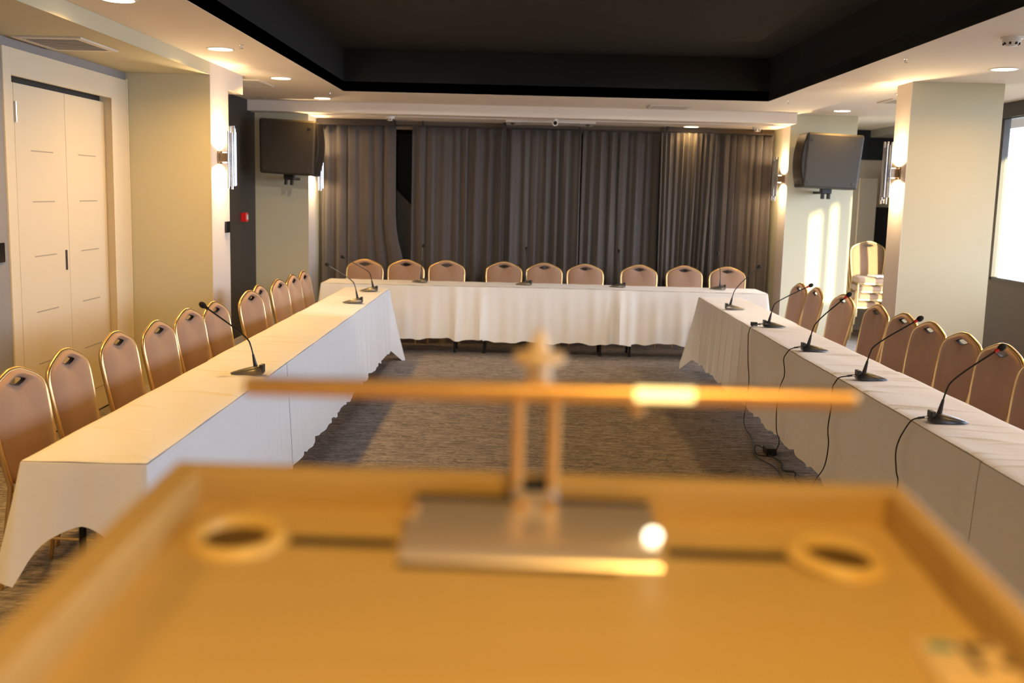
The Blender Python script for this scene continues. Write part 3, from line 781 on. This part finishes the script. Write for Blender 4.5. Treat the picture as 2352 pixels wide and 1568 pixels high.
m = MB(); m.box(-.282, .282, .19, .21, .0, 1.385); m.box(-.28, -.26, -.20, .19, 0, 1.36); m.box(.27, .29, -.20, .19, 0, 1.36)
m.box(-.30, .31, -.24, .23, 0, .05)
m.build('body', M['wood'], lec, bevel=.003)
MB().box(-.26, .27, -.19, .19, .70, .72).build('shelf', M['wood'], lec)
# groove strips between the grommets and the base plate
lpart(MB().box(-.19, -.108, -.094, -.078, -.0302, -.0290), 'cable_slot', M['shadowgap'])
lpart(MB().box(.10, .19, -.094, -.078, -.0302, -.0290), 'cable_slot', M['shadowgap'])
def grommet(cx, cy, tilt, label):
    prof = [(.024, -.018), (.025, -.002), (.028, .005), (.034, .0055), (.038, .002), (.039, -.001)]
    m = MB(); m.lathe(prof, 40, caps=False)
    rot = Matrix.Rotation(R(tilt[0]), 4, 'X') @ Matrix.Rotation(R(tilt[1]), 4, 'Y')
    bmesh.ops.transform(m.bm, matrix=Matrix.Translation((cx, cy, -.028)) @ rot, verts=m.bm.verts)
    g = lpart(m, 'grommet_ring', M['grommet'], smooth=True)
    g['label'] = label
    m = MB(); m.lathe([(.0, -.0165), (.025, -.0165)], 32, caps=False)
    bmesh.ops.transform(m.bm, matrix=Matrix.Translation((cx, cy, -.0135)), verts=m.bm.verts)
    h = MB(); h.lathe([(.0, 0.), (.0245, 0.), (.0245, .0008), (0, .0008)], 32, caps=False)
    bmesh.ops.transform(h.bm, matrix=Matrix.Translation((cx, cy, -.0296)), verts=h.bm.verts)
    m.bm.free()
    lpart(h, 'grommet_hole', M['holebrown'])
grommet(-.231, -.088, (3, 0), 'pale yellow plastic cable grommet')
grommet(.230, -.088, (1, 6), 'pale yellow plastic cable grommet, slightly raised')
# chrome reading lamp
lampT = thing('reading_lamp', 'brass bar reading lamp on twin stems rising from a chrome base', 'lamp', (0.0205, .82, 1.46))
LL = Matrix.Translation((-.0205, -.82, -1.46)) @ LM
def lp2(m, name, mt, **k): return lpart(m, name, mt, parent=lampT, inv=LL, **k)
# chrome plate base
prof = [(-.030, -.030), (-.030, -.013), (-.033, -.010), (-.040, -.009), (-.060, -.010), (-.080, -.012), (-.102, -.016), (-.116, -.020), (-.124, -.025), (-.126, -.030)]
m = MB(); m.prism([(y, z) for y, z in prof], 'x', -.101, .092)
lp2(m, 'lamp_base', M['plate'], smooth=True)
lp2(MB().box(-.099, .091, -.040, -.031, -.0105, -.0072), 'rear_strip', M['shadowgap'], bevel=.001)
lp2(MB().box(-.102, .060, -.1275, -.1255, -.030, -.0265), 'front_edge', M['shadowgap'])
lp2(MB().box(-.020, .016, -.052, -.016, -.012, .004, bev=.004), 'hinge_bracket', M['chrome_soft'])
for x in (-.012, .011):
    lp2(MB().lathe([(.0065, 0), (.0065, .004), (.003, .006)], 14, c=(x, -.052, -.0095)), 'screw', M['brass'], smooth=True)
lp2(MB().lathe([(.006, 0), (.006, .004), (.003, .006)], 14, c=(-.098, -.062, -.0095)), 'screw', M['brass'], smooth=True)
lp2(MB().lathe([(.0062, 0), (.0062, .003), (.004, .006), (.001, .007)], 18, c=(.088, -.096, -.0135)), 'highlight_dot', M['basehighlight'], smooth=True)  # glowing dot in place of a specular highlight
lp2(MB().box(-.004, .045, -.124, -.117, -.030, -.0255), 'sticker', M['yellow'])
for x in (-.0165, .0125):
    lp2(MB().tube([(x, -.030, -.004), (x, -.030, .078)], .0045, 14), 'stem', M['brass'], smooth=True)
m = MB(); m.tube([(-.238, -.030, .0785), (-.236, -.030, .0785), (.250, -.030, .0825), (.252, -.030, .0825)], [.006, .0078, .0078, .006], 18)
lp2(m, 'lamp_head', M['brass'], smooth=True)
rotb = Matrix.Rotation(-R(.5), 3, 'Y')
lp2(MB().box(.075, .122, -.0400, -.0365, .0782, .0888, rot=rotb), 'highlight_strip', M['barhighlight'], bevel=.001)  # glowing strip in place of a reflection on the bar
lp2(MB().lathe([(.0055, 0), (.0055, .007)], 14, c=(.078, -.032, .066)), 'knob', M['brass'], smooth=True)
lp2(MB().lathe([(.011, .084), (.010, .092), (.009, .099), (.021, .102), (.021, .107), (.009, .110), (.006, .119), (.0035, .127)], 20, c=(-.001, -.010, 0)), 'finial', M['cream'], smooth=True)
# socket insert
sk = lpart(MB().box(.240, .302, -.275, -.222, -.032, -.0245, bev=.0035), 'socket_plate', M['cream'])
for a, mt in (((.246, .262, -.238, -.228), 'teal'), ((.266, .272, -.262, -.228), 'shadowgap'), ((.266, .286, -.234, -.228), 'shadowgap'), ((.284, .291, -.256, -.248), 'shadowgap')):
    m = MB().box(*a, -.0247, -.0238)
    bmesh.ops.transform(m.bm, matrix=LI, verts=m.bm.verts)
    m.build('socket_slot', M[mt], sk)

# ------------------------------------------------------------------ daylight
w = bpy.data.worlds.new('sky'); S.world = w; w.use_nodes = True
bgN = w.node_tree.nodes['Background']; bgN.inputs['Strength'].default_value = 13
wn = w.node_tree; tcw = wn.nodes.new('ShaderNodeTexCoord'); sxw = wn.nodes.new('ShaderNodeSeparateXYZ'); rw = wn.nodes.new('ShaderNodeValToRGB')
rw.color_ramp.elements[0].position = .40; rw.color_ramp.elements[0].color = (.10, .09, .075, 1)
rw.color_ramp.elements[1].position = .46; rw.color_ramp.elements[1].color = (.72, .79, 1.0, 1)
mrw = wn.nodes.new('ShaderNodeMapRange'); mrw.inputs['From Min'].default_value = -1; mrw.inputs['From Max'].default_value = 1
wn.links.new(tcw.outputs['Generated'], sxw.inputs[0]); wn.links.new(sxw.outputs['Z'], mrw.inputs['Value']); wn.links.new(mrw.outputs[0], rw.inputs[0]); wn.links.new(rw.outputs[0], bgN.inputs['Color'])
sun = bpy.data.lights.new('sun', 'SUN'); sun.energy = 26; sun.color = (1, .84, .46); sun.angle = R(.6)
so = bpy.data.objects.new('sun', sun); COL.objects.link(so); so.location = (8, -20, 5)
dirv = Vector((-.163, 1, -.078)).normalized()
so.rotation_euler = dirv.to_track_quat('-Z', 'Y').to_euler()
for (a, c) in OPEN:
    l = bpy.data.lights.new('window_portal', 'AREA'); l.shape = 'RECTANGLE'; l.size = c-a; l.size_y = HEAD-SILL
    l.cycles.is_portal = True
    o = bpy.data.objects.new('window_portal', l); COL.objects.link(o); o.location = (XW+.055, (a+c)/2, (SILL+HEAD)/2)
    o.rotation_euler = (Matrix(((0, 0, 1), (1, 0, 0), (0, 1, 0)))).to_euler()
# ------------------------------------------------------------------ camera
cd = bpy.data.cameras.new('camera'); cam = bpy.data.objects.new('camera', cd); COL.objects.link(cam)
cd.sensor_fit = 'HORIZONTAL'; cd.sensor_width = 36; cd.lens = 2390/2352*36; cd.clip_start = .02; cd.clip_end = 200
Rt = Vector((.9996703, .00787076, .02444079)); Dn = Vector((.02530433, -.14043099, -.98976706)); Fw = Vector((-.00435798, .99005918, -.14058385))
mt = Matrix(((Rt.x, -Dn.x, -Fw.x, 0), (Rt.y, -Dn.y, -Fw.y, 0), (Rt.z, -Dn.z, -Fw.z, 1.73), (0, 0, 0, 1)))
cam.matrix_world = mt
cd.dof.use_dof = True; cd.dof.focus_distance = 6.2; cd.dof.aperture_fstop = 2.6
S.camera = cam
S.view_settings.view_transform = 'Standard'; S.view_settings.look = 'None'; S.view_settings.gamma = 1
S.view_settings.exposure = -0.13
S.view_settings.use_curve_mapping = False
